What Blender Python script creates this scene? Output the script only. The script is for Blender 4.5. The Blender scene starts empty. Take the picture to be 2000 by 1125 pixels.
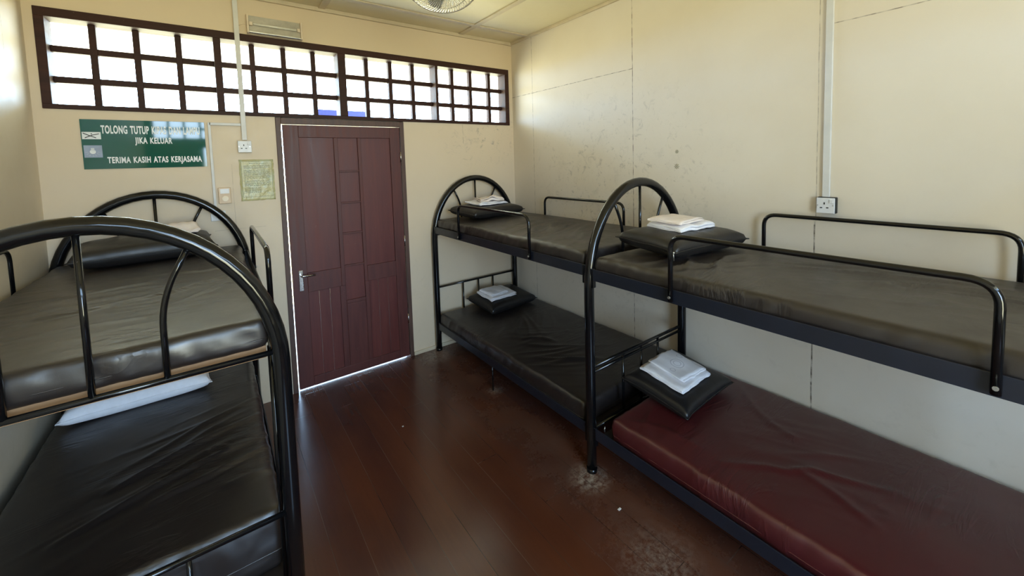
import bpy, bmesh, math, random
from mathutils import Vector, Matrix, Euler, noise
random.seed(7)
scene = bpy.context.scene
C = scene.collection
PI = math.pi

# ------------------------------------------------------------------ camera
FPX = 790.06
YAW, PITCH, ROLL = math.radians(36.2792), math.radians(-3.928), math.radians(-1.6913)
F = Vector((math.sin(YAW)*math.cos(PITCH), math.cos(YAW)*math.cos(PITCH), math.sin(PITCH)))
R0 = Vector((math.cos(YAW), -math.sin(YAW), 0)); U0 = R0.cross(F)
CR = R0*math.cos(ROLL) + U0*math.sin(ROLL)
CU = -R0*math.sin(ROLL) + U0*math.cos(ROLL)
cam_data = bpy.data.cameras.new('camera')
cam = bpy.data.objects.new('camera', cam_data); C.objects.link(cam)
m = Matrix.Identity(4)
for i in range(3):
    m[i][0] = CR[i]; m[i][1] = CU[i]; m[i][2] = -F[i]
m.translation = Vector((-2.5315, -3.3959, 1.7068))
cam.matrix_world = m
cam_data.sensor_fit = 'HORIZONTAL'; cam_data.sensor_width = 36.0
cam_data.lens = FPX/2000*36.0
cam_data.shift_y = -(562.5-371.25)/2000
cam_data.clip_start = 0.02
scene.camera = cam

# ------------------------------------------------------------------ room dimensions
W, H, YR = 3.3198, 2.9202, -4.90        # width, ceiling height, rear wall
ZB, ZT = 2.085, 2.645                   # transom frame
# ------------------------------------------------------------------ world: overcast bright sky over sunlit lawn
world = bpy.data.worlds.new('daylight'); scene.world = world
world.use_nodes = True
nt = world.node_tree; nt.nodes.clear()
wo = nt.nodes.new('ShaderNodeOutputWorld'); bg = nt.nodes.new('ShaderNodeBackground')
tc = nt.nodes.new('ShaderNodeTexCoord'); sp = nt.nodes.new('ShaderNodeSeparateXYZ')
mr = nt.nodes.new('ShaderNodeMapRange'); cr = nt.nodes.new('ShaderNodeValToRGB')
nt.links.new(tc.outputs['Generated'], sp.inputs[0]); nt.links.new(sp.outputs['Z'], mr.inputs['Value'])
mr.inputs['From Min'].default_value = -1; mr.inputs['From Max'].default_value = 1
nt.links.new(mr.outputs[0], cr.inputs[0]); nt.links.new(cr.outputs[0], bg.inputs[0]); nt.links.new(bg.outputs[0], wo.inputs[0])
e = cr.color_ramp.elements
e[0].position = 0.0; e[0].color = (0.42, 0.42, 0.26, 1)
e[1].position = 1.0; e[1].color = (0.42, 0.65, 1.0, 1)
for pos, c in ((0.485, (0.66, 0.66, 0.46, 1)), (0.502, (0.62, 0.80, 1.0, 1)), (0.62, (0.48, 0.72, 1.0, 1))):
    q = e.new(pos); q.color = c
bg.inputs['Strength'].default_value = 19.0

def portal(name, loc, rot, sx, sy):     # openings guide the sampling of the daylight
    l = bpy.data.lights.new(name, 'AREA'); l.shape = 'RECTANGLE'; l.size = sx; l.size_y = sy
    l.cycles.is_portal = True
    o = bpy.data.objects.new(name, l); C.objects.link(o); o.location = loc; o.rotation_euler = rot
portal('daylight_front', (-1.665, 0.16, 2.35), (math.radians(-90), 0, 0), 3.2, 0.52)
portal('daylight_rear', (-1.665, YR-0.16, 2.35), (math.radians(90), 0, 0), 3.2, 0.52)
RWX0, RWX1, RWZ0, RWZ1 = -2.68, -1.62, 0.55, 2.00
portal('daylight_rear_window', ((RWX0+RWX1)/2, YR-0.14, (RWZ0+RWZ1)/2), (math.radians(90), 0, 0), RWX1-RWX0, RWZ1-RWZ0)

scene.view_settings.view_transform = 'Standard'
scene.view_settings.look = 'None'
scene.view_settings.gamma = 1.0
scene.view_settings.use_curve_mapping = False
scene.view_settings.exposure = 0.36
scene.cycles.use_denoising = True
scene.cycles.max_bounces = 14
scene.cycles.diffuse_bounces = 9
scene.cycles.sample_clamp_indirect = 8.0

# ------------------------------------------------------------------ material helpers
class Mat:
    def __init__(s, name, color=(.8, .8, .8), rough=.5, metal=0.0, spec=.5):
        s.m = bpy.data.materials.new(name); s.m.use_nodes = True
        s.t = s.m.node_tree; s.b = s.t.nodes['Principled BSDF']
        s.b.inputs['Base Color'].default_value = (*color, 1)
        s.b.inputs['Roughness'].default_value = rough
        s.b.inputs['Metallic'].default_value = metal
        s.b.inputs['Specular IOR Level'].default_value = spec
        s.tcn = None
    def node(s, k): return s.t.nodes.new(k)
    def set(s, sock, v):
        if hasattr(v, 'is_linked') or hasattr(v, 'links'): s.t.links.new(v, sock)
        elif isinstance(v, (tuple, list)) and len(v) == 3 and sock.type == 'RGBA': sock.default_value = (*v, 1)
        else: sock.default_value = v
    def co(s):
        if not s.tcn: s.tcn = s.node('ShaderNodeTexCoord')
        return s.tcn.outputs['Object']
    def xyz(s, v=None):
        n = s.node('ShaderNodeSeparateXYZ'); s.t.links.new(v or s.co(), n.inputs[0]); return n.outputs
    def mapv(s, scale=(1, 1, 1), loc=(0, 0, 0), rot=(0, 0, 0), v=None):
        n = s.node('ShaderNodeMapping'); s.t.links.new(v or s.co(), n.inputs[0])
        n.inputs['Scale'].default_value = scale; n.inputs['Location'].default_value = loc; n.inputs['Rotation'].default_value = rot
        return n.outputs[0]
    def math(s, op, a, b=0.0, c=None, clamp=False):
        n = s.node('ShaderNodeMath'); n.operation = op; n.use_clamp = clamp
        s.set(n.inputs[0], a); s.set(n.inputs[1], b)
        if c is not None: s.set(n.inputs[2], c)
        return n.outputs[0]
    def noise(s, scale=5, detail=4, rough=.5, v=None, dist=0.0):
        n = s.node('ShaderNodeTexNoise'); n.inputs['Scale'].default_value = scale
        n.inputs['Detail'].default_value = detail; n.inputs['Roughness'].default_value = rough
        n.inputs['Distortion'].default_value = dist
        s.t.links.new(v or s.co(), n.inputs['Vector']); return n.outputs[0]
    def ramp(s, f, stops):
        n = s.node('ShaderNodeValToRGB'); s.t.links.new(f, n.inputs[0]); e = n.color_ramp.elements
        for i, (p, c) in enumerate(stops):
            q = e[i] if i < 2 else e.new(p)
            q.position = p; q.color = (*c, 1) if isinstance(c, tuple) else (c, c, c, 1)
        return n.outputs[0]
    def mix(s, f, a, b, mode='MIX'):
        n = s.node('ShaderNodeMix'); n.data_type = 'RGBA'; n.blend_type = mode
        s.set(n.inputs[0], f); s.set(n.inputs[6], a); s.set(n.inputs[7], b); return n.outputs[2]
    def line(s, x, pos, w):              # 1 on a thin line at x == pos
        d = s.math('ABSOLUTE', s.math('SUBTRACT', x, pos))
        return s.math('LESS_THAN', d, w)
    def rng(s, x, a, b):
        return s.math('MULTIPLY', s.math('GREATER_THAN', x, a), s.math('LESS_THAN', x, b))
    def bump(s, h, strength=.3, dist=.01):
        n = s.node('ShaderNodeBump'); n.inputs['Strength'].default_value = strength; n.inputs['Distance'].default_value = dist
        s.t.links.new(h, n.inputs['Height']); s.t.links.new(n.outputs[0], s.b.inputs['Normal'])
    def color(s, v): s.set(s.b.inputs['Base Color'], v)
    def rough(s, v): s.set(s.b.inputs['Roughness'], v)

CREAM = (0.68, 0.560, 0.405)
def wall_mat(name, col, seams=(), stains=None, dirt=.10, base=None):
    """seams: list of (axis, pos, width, axis2, lo, hi)"""
    M = Mat(name, col, .55)
    big = M.noise(1.3, 5, .55)
    c = M.mix(M.ramp(big, [(.38, 0.0), (.72, dirt)]), col, (col[0]*.80, col[1]*.74, col[2]*.60))
    sm = M.noise(9, 6, .7, dist=.6)
    X = M.xyz()
    low = M.math('SUBTRACT', 1.0, M.math('MULTIPLY', X[2], .55, clamp=True), clamp=True)
    c = M.mix(M.math('MULTIPLY', M.ramp(sm, [(.56, 0.0), (.78, .5)]), M.math('MULTIPLY', low, .5)), c, (.36, .30, .22))
    if stains:                            # grubby finger marks in one region
        (ax, p, r, z, rz) = stains
        dx = M.math('DIVIDE', M.math('SUBTRACT', X[ax], p), r); dz = M.math('DIVIDE', M.math('SUBTRACT', X[2], z), rz)
        d = M.math('SQRT', M.math('ADD', M.math('MULTIPLY', dx, dx), M.math('MULTIPLY', dz, dz)))
        reg = M.ramp(d, [(.25, 1.0), (1.0, 0.0)])
        st = M.math('MAXIMUM', M.ramp(M.noise(14, 5, .75, dist=1.2), [(.56, 0.0), (.70, 1.0)]), M.ramp(M.noise(5, 7, .8), [(.56, 0.0), (.80, .7)]))
        c = M.mix(M.math('MULTIPLY', M.math('MULTIPLY', st, reg), .62), c, (.22, .20, .17))
        sp = M.ramp(M.noise(60, 2, .5), [(.70, 0.0), (.74, 1.0)])
        c = M.mix(M.math('MULTIPLY', M.math('MULTIPLY', sp, reg), .5), c, (.10, .08, .06))
    wob = M.math('MULTIPLY', M.math('SUBTRACT', M.noise(4, 2), .5), .006)
    brk = M.ramp(M.noise(22, 3), [(.40, .25), (.58, 1.0)])
    for (a, p, w, a2, lo, hi, k) in seams:
        l = M.math('MULTIPLY', M.line(M.math('ADD', X[a], wob), p, w), M.rng(X[a2], lo, hi))
        c = M.mix(M.math('MULTIPLY', M.math('MULTIPLY', l, brk), k), c, (.13, .10, .07))
    M.color(c)
    M.rough(M.ramp(sm, [(.3, .42), (.7, .6)]))
    M.bump(M.noise(35, 4), .08, .004)
    return M.m

def wood_mat(name, c1, c2, rough=.45, axis=2, scale=1.0):
    M = Mat(name, c1, rough)
    sc = [14, 14, 14]; sc[axis] = 1.1
    g = M.noise(2.2*scale, 6, .65, v=M.mapv(tuple(sc)), dist=.5)
    c = M.mix(M.ramp(g, [(.3, 0.0), (.7, 1.0)]), c1, c2)
    sc2 = M.ramp(M.noise(70, 3, .6), [(.68, 0.0), (.76, .25)])
    c = M.mix(sc2, c, (.30, .22, .17))
    M.color(c); M.rough(M.ramp(g, [(.2, rough-.08), (.8, rough+.12)])); M.bump(g, .12, .003)
    return M.m

def vinyl_mat(name, c, rough=.36, warm=(.05, .04, .035)):
    M = Mat(name, c, rough, spec=.85)
    n = M.noise(3.0, 5, .6)
    M.color(M.mix(M.ramp(n, [(.35, 0.0), (.75, .35)]), c, warm))
    M.rough(M.ramp(M.noise(7, 5, .6), [(.25, rough-.05), (.8, rough+.14)]))
    v = M.mapv((1.6, 7.5, 2), rot=(0, 0, .35))
    w = M.noise(1.5, 4, .55, v=v, dist=.9)
    v2 = M.mapv((3.0, 11, 2), rot=(0, 0, -.30), loc=(3, 1, 0))
    w2 = M.noise(1.2, 3, .5, v=v2, dist=.5)
    ridge = M.math('ABSOLUTE', M.math('SUBTRACT', w, .5))
    ridge2 = M.math('ABSOLUTE', M.math('SUBTRACT', w2, .5))
    h = M.math('ADD', M.ramp(ridge, [(0.0, 1.0), (.07, 0.0)]), M.math('MULTIPLY', M.ramp(ridge2, [(0.0, 1.0), (.05, 0.0)]), .5))
    msk = M.ramp(M.noise(2.3, 2), [(.46, 0.0), (.66, 1.0)])
    h = M.math('MULTIPLY', h, msk)
    grain = M.noise(380, 2, .5)
    h = M.math('ADD', h, M.math('MULTIPLY', grain, .04))
    M.bump(h, .35, .005)
    return M.m

def plain(name, c, rough=.5, metal=0.0, var=.12, scale=20, bump=0.0):
    M = Mat(name, c, rough, metal)
    n = M.noise(scale, 4, .6)
    M.color(M.mix(M.ramp(n, [(.3, 0.0), (.75, 1.0)]), c, tuple(x*(1-var) for x in c)))
    M.rough(M.ramp(n, [(.3, max(.02, rough-.05)), (.7, min(1, rough+.07))]))
    if bump: M.bump(n, bump, .003)
    return M.m

# paint
S = []
M_RIGHT = wall_mat('cream_board_wall', (0.735, 0.665, 0.560),
    [(1, -.327, .0022, 2, 0, 3, .7), (1, -1.490, .0026, 2, 0, 3, .95), (1, -2.634, .0035, 2, 0, 1.35, .95), (1, -2.638, .0022, 2, 1.35, 2.9, .5), (1, -3.80, .0026, 2, 0, 3, .8),
     (2, 2.370, .0022, 1, -1.49, 0, .9), (2, 2.350, .0022, 1, -3.8, -2.69, .8)],
    stains=(1, -1.25, 1.15, 1.35, 1.15), dirt=.35)
M_BACK = wall_mat('cream_painted_wall', CREAM, [(0, -.60, .0018, 2, 1.9, 2.08, .6), (0, -2.43, .0016, 2, 1.30, 1.75, .3), (2, 1.30, .0016, 0, -2.55, -2.25, .3)], stains=(0, -.35, .55, 1.95, .35), dirt=.2)
M_LEFT = wall_mat('cream_side_wall', (0.71, 0.62, 0.48), [(1, -1.49, .0022, 2, 0, 3, .6), (1, -.30, .0018, 2, 2.3, 3, .6)], dirt=.25)
M_CEIL = wall_mat('cream_ceiling_board', (0.71, 0.63, 0.44), [], dirt=.2)
M_TRIM = plain('cream_batten_paint', (0.62, 0.52, 0.37), .5, var=.18, scale=8)
M_FRAME = wood_mat('dark_brown_frame_wood', (0.024, 0.009, 0.006), (0.050, 0.020, 0.014), .55, axis=0)
M_FRAME.node_tree.nodes['Principled BSDF'].inputs['Specular IOR Level'].default_value = .22
M_DOORF = wood_mat('worn_brown_door_frame', (0.060, 0.028, 0.020), (0.11, 0.058, 0.040), .5, axis=2)
M_DOOR = wood_mat('maroon_brown_door_wood', (0.062, 0.012, 0.009), (0.105, 0.024, 0.017), .5, axis=2)
M_DOORP = wood_mat('maroon_panel_wood', (0.076, 0.012, 0.009), (0.125, 0.026, 0.018), .47, axis=2, scale=.6)
M_STEEL = Mat('black_painted_steel', (0.004, 0.0042, 0.005), .2, 0, .5)
_n = M_STEEL.noise(25, 4, .6); M_STEEL.rough(M_STEEL.ramp(_n, [(.35, .09), (.8, .20)]))
_s = M_STEEL.ramp(M_STEEL.noise(90, 3, .6), [(.74, 0.0), (.78, .6)])
M_STEEL.color(M_STEEL.mix(_s, (0.004, 0.0042, 0.005), (.10, .09, .08))); M_STEEL = M_STEEL.m
M_RAIL = plain('dark_blue_black_steel', (0.012, 0.015, 0.026), .34, var=.3, scale=12)
M_BLACKV = vinyl_mat('black_vinyl', (0.016, 0.012, 0.0115), .36, (0.028, 0.020, 0.017))
M_MAROON = vinyl_mat('maroon_vinyl', (0.075, 0.010, 0.011), .38, (0.050, 0.010, 0.010))
M_PILLOWV = plain('black_pillow_vinyl', (0.014, 0.0125, 0.0125), .38, var=.25, scale=15, bump=.25)
M_WHITEC = plain('white_cotton', (0.86, 0.85, 0.88), .9, var=.10, scale=30, bump=.35)
M_CREAMC = plain('cream_cotton', (0.86, 0.77, 0.71), .9, var=.10, scale=30, bump=.35)
M_BOLT = plain('zinc_bolt', (0.55, 0.54, 0.52), .3, .9)
M_CHROME = plain('worn_chrome', (0.62, 0.60, 0.58), .25, 1.0, var=.3, scale=60)
M_PLASTIC = plain('white_plastic', (0.72, 0.72, 0.73), .35, var=.08)
M_TRUNK = plain('white_trunking_plastic', (0.66, 0.65, 0.63), .4, var=.12, scale=10)
M_CREAMP = plain('cream_plastic', (0.66, 0.48, 0.30), .38)
M_DARK = plain('dark_hole', (0.012, 0.012, 0.012), .6)
M_PLYD = plain('shade_dark_plywood', (0.020, 0.014, 0.012), .6)  # shade of the void between the mattresses put into the board colour
M_PLY = wood_mat('raw_plywood', (0.46, 0.27, 0.13), (0.30, 0.16, 0.07), .6, axis=0)
M_GREEN = Mat('glossy_green_sheet', (0.000, 0.080, 0.055), .045).m
M_LETTER = plain('white_vinyl_lettering', (0.80, 0.82, 0.82), .3)
M_STICKER = plain('silver_blue_sticker', (0.33, 0.39, 0.52), .3, var=.3, scale=12)
M_PAPER = Mat('yellow_laminated_paper', (0.74, 0.71, 0.40), .16)
M_PAPER.color(M_PAPER.mix(M_PAPER.ramp(M_PAPER.noise(18, 4), [(.45, 0.0), (.62, .6)]), (0.74, 0.70, 0.40), (.80, .86, .68)))
M_PAPER.bump(M_PAPER.noise(30, 3), .8, .006); M_PAPER = M_PAPER.m
M_INK = plain('faded_ink', (0.20, 0.19, 0.10), .5)
M_LAMPB = plain('beige_lamp_housing', (0.74, 0.62, 0.48), .4)
M_DIFF = plain('dusty_diffuser', (0.50, 0.46, 0.38), .35, var=.35, scale=12)
M_TUBE = plain('dusty_fluorescent_tube', (0.74, 0.72, 0.64), .25)
M_ALU = plain('bright_aluminium', (0.80, 0.80, 0.76), .2, .8)
M_FAN = plain('chromed_fan_wire', (0.75, 0.72, 0.66), .22, .8)
M_FANB = plain('grey_fan_blade', (0.42, 0.42, 0.40), .35)
M_VERC = plain('white_verandah_board', (0.85, 0.86, 0.88), .6, var=.04, scale=3)
M_VERF = plain('grey_concrete', (0.55, 0.55, 0.54), .8, var=.2, scale=6)
M_BLUE = plain('blue_painted_board', (0.002, 0.014, 0.20), .45)
M_CRUMB = plain('white_scrap_paper', (0.8, 0.8, 0.78), .8)

# linen with a faint round stamp
def linen_stamp():
    M = Mat('stamped_white_cotton', (0.86, 0.86, 0.90), .9)
    X = M.xyz()
    c = (0.86, 0.86, 0.90); out = None
    for (px, py, r, w) in ((0.0, 0.0, .036, .0022), (0.0, 0.0, .020, .002), (.075, .035, .016, .0018), (-.07, -.02, .014, .0016)):
        dx = M.math('SUBTRACT', X[0], px); dy = M.math('SUBTRACT', X[1], py)
        d = M.math('SQRT', M.math('ADD', M.math('MULTIPLY', dx, dx), M.math('MULTIPLY', dy, dy)))
        l = M.line(d, r, w); out = l if out is None else M.math('MAXIMUM', out, l)
    M.color(M.mix(M.math('MULTIPLY', out, .45), c, (.25, .26, .34)))
    M.bump(M.noise(30, 4), .3, .003)
    return M.m
M_STAMP = linen_stamp()

def floor_mat():
    M = Mat('dark_red_floorboards', (0.08, 0.022, 0.013), .26)
    X = M.xyz()
    PW = .131
    u = M.math('DIVIDE', M.math('ADD', X[0], 1.691+20*PW), PW)
    fl = M.math('FLOOR', u); fr = M.math('FRACT', u)
    # per board tint
    wn = M.node('ShaderNodeTexWhiteNoise'); wn.noise_dimensions = '1D'; M.t.links.new(fl, wn.inputs['W'])
    tint = wn.outputs['Value']
    g = M.noise(3, 6, .65, v=M.mapv((22, 1.0, 1)), dist=.4)
    c = M.mix(tint, (0.058, 0.019, 0.013), (0.080, 0.026, 0.014))
    c = M.mix(M.ramp(g, [(.35, 0.0), (.75, .5)]), c, (0.045, 0.014, 0.011))
    pat = M.ramp(M.noise(1.3, 3, v=M.mapv((2.2, .8, 1))), [(.35, 0.0), (.75, .8)])
    c = M.mix(pat, c, (0.120, 0.036, 0.014))
    # dust and worn paint along the foot of the right hand bunks
    dx = M.math('ABSOLUTE', M.math('SUBTRACT', X[0], -1.02))
    near = M.ramp(dx, [(.02, 1.0), (.34, 0.0)])
    du = M.math('MULTIPLY', M.ramp(M.noise(3.5, 7, .7), [(.30, 0.0), (.85, 1.0)]), M.ramp(M.noise(70, 4, .8), [(.25, .4), (.70, 1.3)]))
    c = M.mix(M.math('MULTIPLY', M.math('MULTIPLY', near, du), .28), c, (.22, .185, .155))
    for (px, py, r, k) in ((-1.01, -1.95, .13, .9), (-1.03, -.14, .17, .7), (-.93, -.93, .07, .6), (-1.12, -2.45, .22, .35)):
        ax = M.math('SUBTRACT', X[0], px); ay = M.math('SUBTRACT', X[1], py)
        d = M.math('SQRT', M.math('ADD', M.math('MULTIPLY', ax, ax), M.math('MULTIPLY', ay, ay)))
        q = M.math('MULTIPLY', M.ramp(d, [(r*.2, 1.0), (r, 0.0)]), M.ramp(M.noise(38, 6, .8), [(.42, 0.0), (.62, k)]))
        c = M.mix(q, c, (.42, .37, .31))
    spk = M.ramp(M.noise(130, 3, .6), [(.72, 0.0), (.76, .35)])
    c = M.mix(spk, c, (.30, .24, .19))
    seam = M.math('LESS_THAN', M.math('MINIMUM', fr, M.math('SUBTRACT', 1.0, fr)), .008)
    sn = M.ramp(M.noise(2.0, 3, v=M.mapv((6, .8, 1))), [(.40, 0.0), (.58, 1.0)])
    sc = M.mix(sn, (.012, .006, .005), (.115, .075, .055))
    # board end joints
    ye = M.math('FRACT', M.math('ADD', M.math('DIVIDE', X[1], 2.4), M.math('MULTIPLY', tint, 7.3)))
    joint = M.math('LESS_THAN', ye, .0012)
    c = M.mix(M.math('MAXIMUM', seam, joint), c, sc)
    M.color(c)
    M.rough(M.math('ADD', M.ramp(M.noise(5, 4, .5), [(.3, .20), (.8, .27)]), M.math('MULTIPLY', M.math('MULTIPLY', near, du), .22)))
    hb = M.math('ADD', M.math('MULTIPLY', M.math('MAXIMUM', seam, joint), -1.0), M.math('ADD', M.math('MULTIPLY', g, .12), M.math('MULTIPLY', M.noise(60, 4), .05)))
    M.bump(hb, .22, .003)
    return M.m
M_FLOOR = floor_mat()

# ------------------------------------------------------------------ mesh helpers
def new_bm(): return bmesh.new()
def bx(bm, x0, x1, y0, y1, z0, z1, bev=0.0, seg=2):
    b = bmesh.new()
    bmesh.ops.create_cube(b, size=1)
    for v in b.verts:
        v.co = Vector(((x0+x1)/2+v.co.x*(x1-x0), (y0+y1)/2+v.co.y*(y1-y0), (z0+z1)/2+v.co.z*(z1-z0)))
    if bev: bmesh.ops.bevel(b, geom=b.edges[:], offset=bev, segments=seg, affect='EDGES', profile=.5)
    me = bpy.data.meshes.new('t'); b.to_mesh(me); b.free(); bm.from_mesh(me); bpy.data.meshes.remove(me)
    return bm
def tube(bm, pts, r, n=10, caps=True, closed=False):
    pts = [Vector(p) for p in pts]; L = len(pts); rings = []
    nrm = None
    for i, p in enumerate(pts):
        if closed: t = (pts[(i+1) % L]-pts[i-1]).normalized()
        else: t = (pts[min(i+1, L-1)]-pts[max(i-1, 0)]).normalized()
        if nrm is None:
            a = Vector((0, 0, 1)) if abs(t.z) < .9 else Vector((1, 0, 0))
            nrm = (a-t*a.dot(t)).normalized()
        else:
            nrm = (nrm-t*nrm.dot(t)).normalized()
        bn = t.cross(nrm)
        rings.append([bm.verts.new(p+(nrm*math.cos(2*PI*k/n)+bn*math.sin(2*PI*k/n))*r) for k in range(n)])
    for i in range(L if closed else L-1):
        a, b = rings[i], rings[(i+1) % L]
        for k in range(n):
            f = bm.faces.new((a[k], a[(k+1) % n], b[(k+1) % n], b[k])); f.smooth = True
    if caps and not closed:
        bm.faces.new(rings[0][::-1]); bm.faces.new(rings[-1])
    return bm
def disc(bm, c, axis, r, h, n=20):
    a = Vector(axis).normalized(); tube(bm, [Vector(c), Vector(c)+a*h], r, n)
    return bm
def ball(bm, c, r, sc=(1, 1, 1), n=12):
    b = bmesh.new(); bmesh.ops.create_uvsphere(b, u_segments=n, v_segments=max(6, n//2), radius=r)
    for v in b.verts: v.co = Vector((v.co.x*sc[0]+c[0], v.co.y*sc[1]+c[1], v.co.z*sc[2]+c[2]))
    for f in b.faces: f.smooth = True
    me = bpy.data.meshes.new('t'); b.to_mesh(me); b.free(); bm.from_mesh(me); bpy.data.meshes.remove(me)
    return bm
def bend(p0, p1, p2, r, n=6):
    """rounded corner at p1"""
    p0, p1, p2 = Vector(p0), Vector(p1), Vector(p2)
    a = p1+(p0-p1).normalized()*r; b = p1+(p2-p1).normalized()*r
    return [a.lerp(p1, t).lerp(p1.lerp(b, t), t) for t in [i/n for i in range(n+1)]]
def rounded(points, r, n=6):
    out = [Vector(points[0])]
    for i in range(1, len(points)-1): out += bend(points[i-1], points[i], points[i+1], r, n)
    out.append(Vector(points[-1])); return out
def obj(name, bm, mat, parent=None, **props):
    me = bpy.data.meshes.new(name); bmesh.ops.recalc_face_normals(bm, faces=bm.faces[:]); bm.to_mesh(me); bm.free()
    me.materials.append(mat)
    o = bpy.data.objects.new(name, me); C.objects.link(o)
    if parent: o.parent = parent
    for k, v in props.items(): o[k] = v
    return o
def tag(o, label, cat, group=None):
    o['label'] = label; o['category'] = cat
    if group: o['group'] = group
    return o
def thing(name, label, cat, loc=(0, 0, 0), rz=0, group=None):
    o = bpy.data.objects.new(name, None); C.objects.link(o); o.empty_display_size = .1
    o.location = loc; o.rotation_euler = (0, 0, rz); return tag(o, label, cat, group)
def struct(name, bm, mat, parent=None):
    o = obj(name, bm, mat, parent)
    if not parent: o['kind'] = 'structure'
    return o
def shift(bm, v):
    bmesh.ops.translate(bm, verts=bm.verts[:], vec=Vector(v)); return bm

# ------------------------------------------------------------------ the room
T = .12
struct('floor', bx(new_bm(), -W-T, T, YR-T, 0.12, -.10, 0), M_FLOOR)
struct('ceiling', bx(new_bm(), -W-T, T, YR-T, T, H, H+.06), M_CEIL)
struct('wall_right', bx(new_bm(), 0, T, YR-T, T, 0, H), M_RIGHT)
struct('wall_left', bx(new_bm(), -W-T, -W, YR-T, T, 0, H), M_LEFT)
XL, XR = -3.278, -.050
DX0, DX1, DZ = -2.151, -1.186, 2.06
b = new_bm()
bx(b, -W, 0, 0, T, ZT, H)
bx(b, -W, XL, 0, T, 0, ZT); bx(b, XR, 0, 0, T, 0, ZT)
bx(b, XL, DX0, 0, T, 0, ZB); bx(b, DX1, XR, 0, T, 0, ZB)
struct('wall_back', b, M_BACK)
b = new_bm()
bx(b, -W, 0, YR-T, YR, ZT, H)
bx(b, -W, XL, YR-T, YR, 0, ZT); bx(b, XR, 0, YR-T, YR, 0, ZT)
bx(b, XL, XR, YR-T, YR, RWZ1, ZB)
bx(b, XL, RWX0, YR-T, YR, 0, RWZ1); bx(b, RWX1, XR, YR-T, YR, 0, RWZ1)
bx(b, RWX0, RWX1, YR-T, YR, 0, RWZ0)
struct('wall_rear', b, M_LEFT)

def depth_x(x, y): return cam.matrix_world.translation.x+(x-cam.matrix_world.translation.x)*(y+3.3959)/3.3959
# transom windows: dark frame with square-notched bars set back in the frame
def transom(name, y0, s):
    """y0: inner wall face, s: +1 outward is +y"""
    root = bpy.data.objects.new(name, None); C.objects.link(root); root['kind'] = 'structure'
    f = new_bm()
    ya, yb = sorted((y0-.012*s, y0+.115*s))
    bx(f, XL, XR, ya, yb, 2.595, ZT, .002); bx(f, XL, XR, ya, yb, ZB, 2.112, .002)
    cols = [(XL, -3.238), (-2.481, -2.440), (-1.698, -1.640), (-.868, -.842), (-.098, XR)]
    for (a, c) in cols: bx(f, a, c, ya, yb, 2.112, 2.595, .002)
    struct('window_frame', f, M_FRAME, root)
    g = new_bm(); yc0, yc1 = sorted((y0+.058*s, y0+.10*s))
    for lst in ([-3.051, -2.862, -2.663], [-2.265, -2.073, -1.876], [-1.482, -1.285, -1.087], [-.701, -.506, -.294]):
        for xx in lst:
            X = depth_x(xx, .075); bx(g, X-.0165, X+.0165, yc0, yc1, 2.112, 2.595, .002)
    for zz in (2.437, 2.262):
        for i in range(4): bx(g, cols[i][1], cols[i+1][0], yc0+.006, yc1-.004, zz-.0185, zz+.0185, .002)
    struct('window_bars', g, M_FRAME, root)
    return root
transom('window_1', 0.0, 1)
transom('window_2', YR, -1)
b = new_bm()
for (x0, x1, z0, z1) in ((RWX0, RWX0+.04, RWZ0, RWZ1), (RWX1-.04, RWX1, RWZ0, RWZ1), (RWX0, RWX1, RWZ0, RWZ0+.04), (RWX0, RWX1, RWZ1-.04, RWZ1)):
    bx(b, x0, x1, YR-.10, YR+.01, z0, z1, .002)
struct('window_3', b, M_FRAME)

# ceiling battens and cornices
n = 0
def trim(bm, mat=None):
    global n; n += 1; struct('trim_%d' % n, bm, mat or M_TRIM)
trim(bx(new_bm(), -W, 0, -.022, 0, H-.030, H, .004))
trim(bx(new_bm(), -.022, 0, YR, -.022, H-.026, H, .004))
trim(bx(new_bm(), -W, -W+.022, YR, -.022, H-.026, H, .004))
for y in (-.285, -1.485, -2.685, -3.885):
    trim(bx(new_bm(), -W+.022, -.022, y-.024, y+.024, H-.010, H, .002))
for x in (-.595, -1.795, -2.995):
    trim(bx(new_bm(), x-.024, x+.024, YR, -.022, H-.011, H, .002))
struct('baseboard_back', bx(new_bm(), DX1+.002, -.001, -.012, 0, 0, .032, .003), M_TRIM)
struct('baseboard_right', bx(new_bm(), -.012, 0, YR, -.012, 0, .03, .003), M_TRIM)
struct('baseboard_left', bx(new_bm(), -W, -W+.012, YR, 0, 0, .03, .003), M_TRIM)

# ------------------------------------------------------------------ door
door = bpy.data.objects.new('door_1', None); C.objects.link(door); door['kind'] = 'structure'
b = new_bm()
bx(b, DX0, -2.116, -.010, .10, 0, DZ+.02, .003); bx(b, -1.221, DX1, -.010, .10, 0, DZ+.02, .003)
bx(b, -2.116, -1.221, -.010, .10, 2.036, DZ+.02, .003)
struct('door_frame', b, M_DOORF, door)
LX0, LX1, LZ0, LZ1 = -2.106, -1.2235, .013, 2.0315
b = new_bm(); y0, y1 = .002, .040
xs = [LX0, -2.004, -1.775, -1.722, -1.582, -1.556, -1.310, LX1]
for (a, c, z0, z1) in ((LX0, -2.004, LZ0, LZ1), (-1.310, LX1, LZ0, LZ1), (-2.004, -1.310, 1.940, LZ1), (-2.004, -1.310, LZ0, .085),
                       (-1.760, -1.730, .755, 1.940), (-1.578, -1.553, .755, 1.940), (-2.004, -1.760, .755, .905), (-1.553, -1.310, .755, .885),
                       (-1.730, -1.578, .085, .600), (-1.775, -1.730, .085, .755), (-1.578, -1.545, .085, .755), (-1.730, -1.578, .600, .628)):
    bx(b, a, c, y0, y1, z0, z1, .0025)
for z in (1.674, 1.422, 1.175, .911): bx(b, -1.730, -1.578, y0+.002, y1, z-.007, z+.007, .002)
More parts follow.
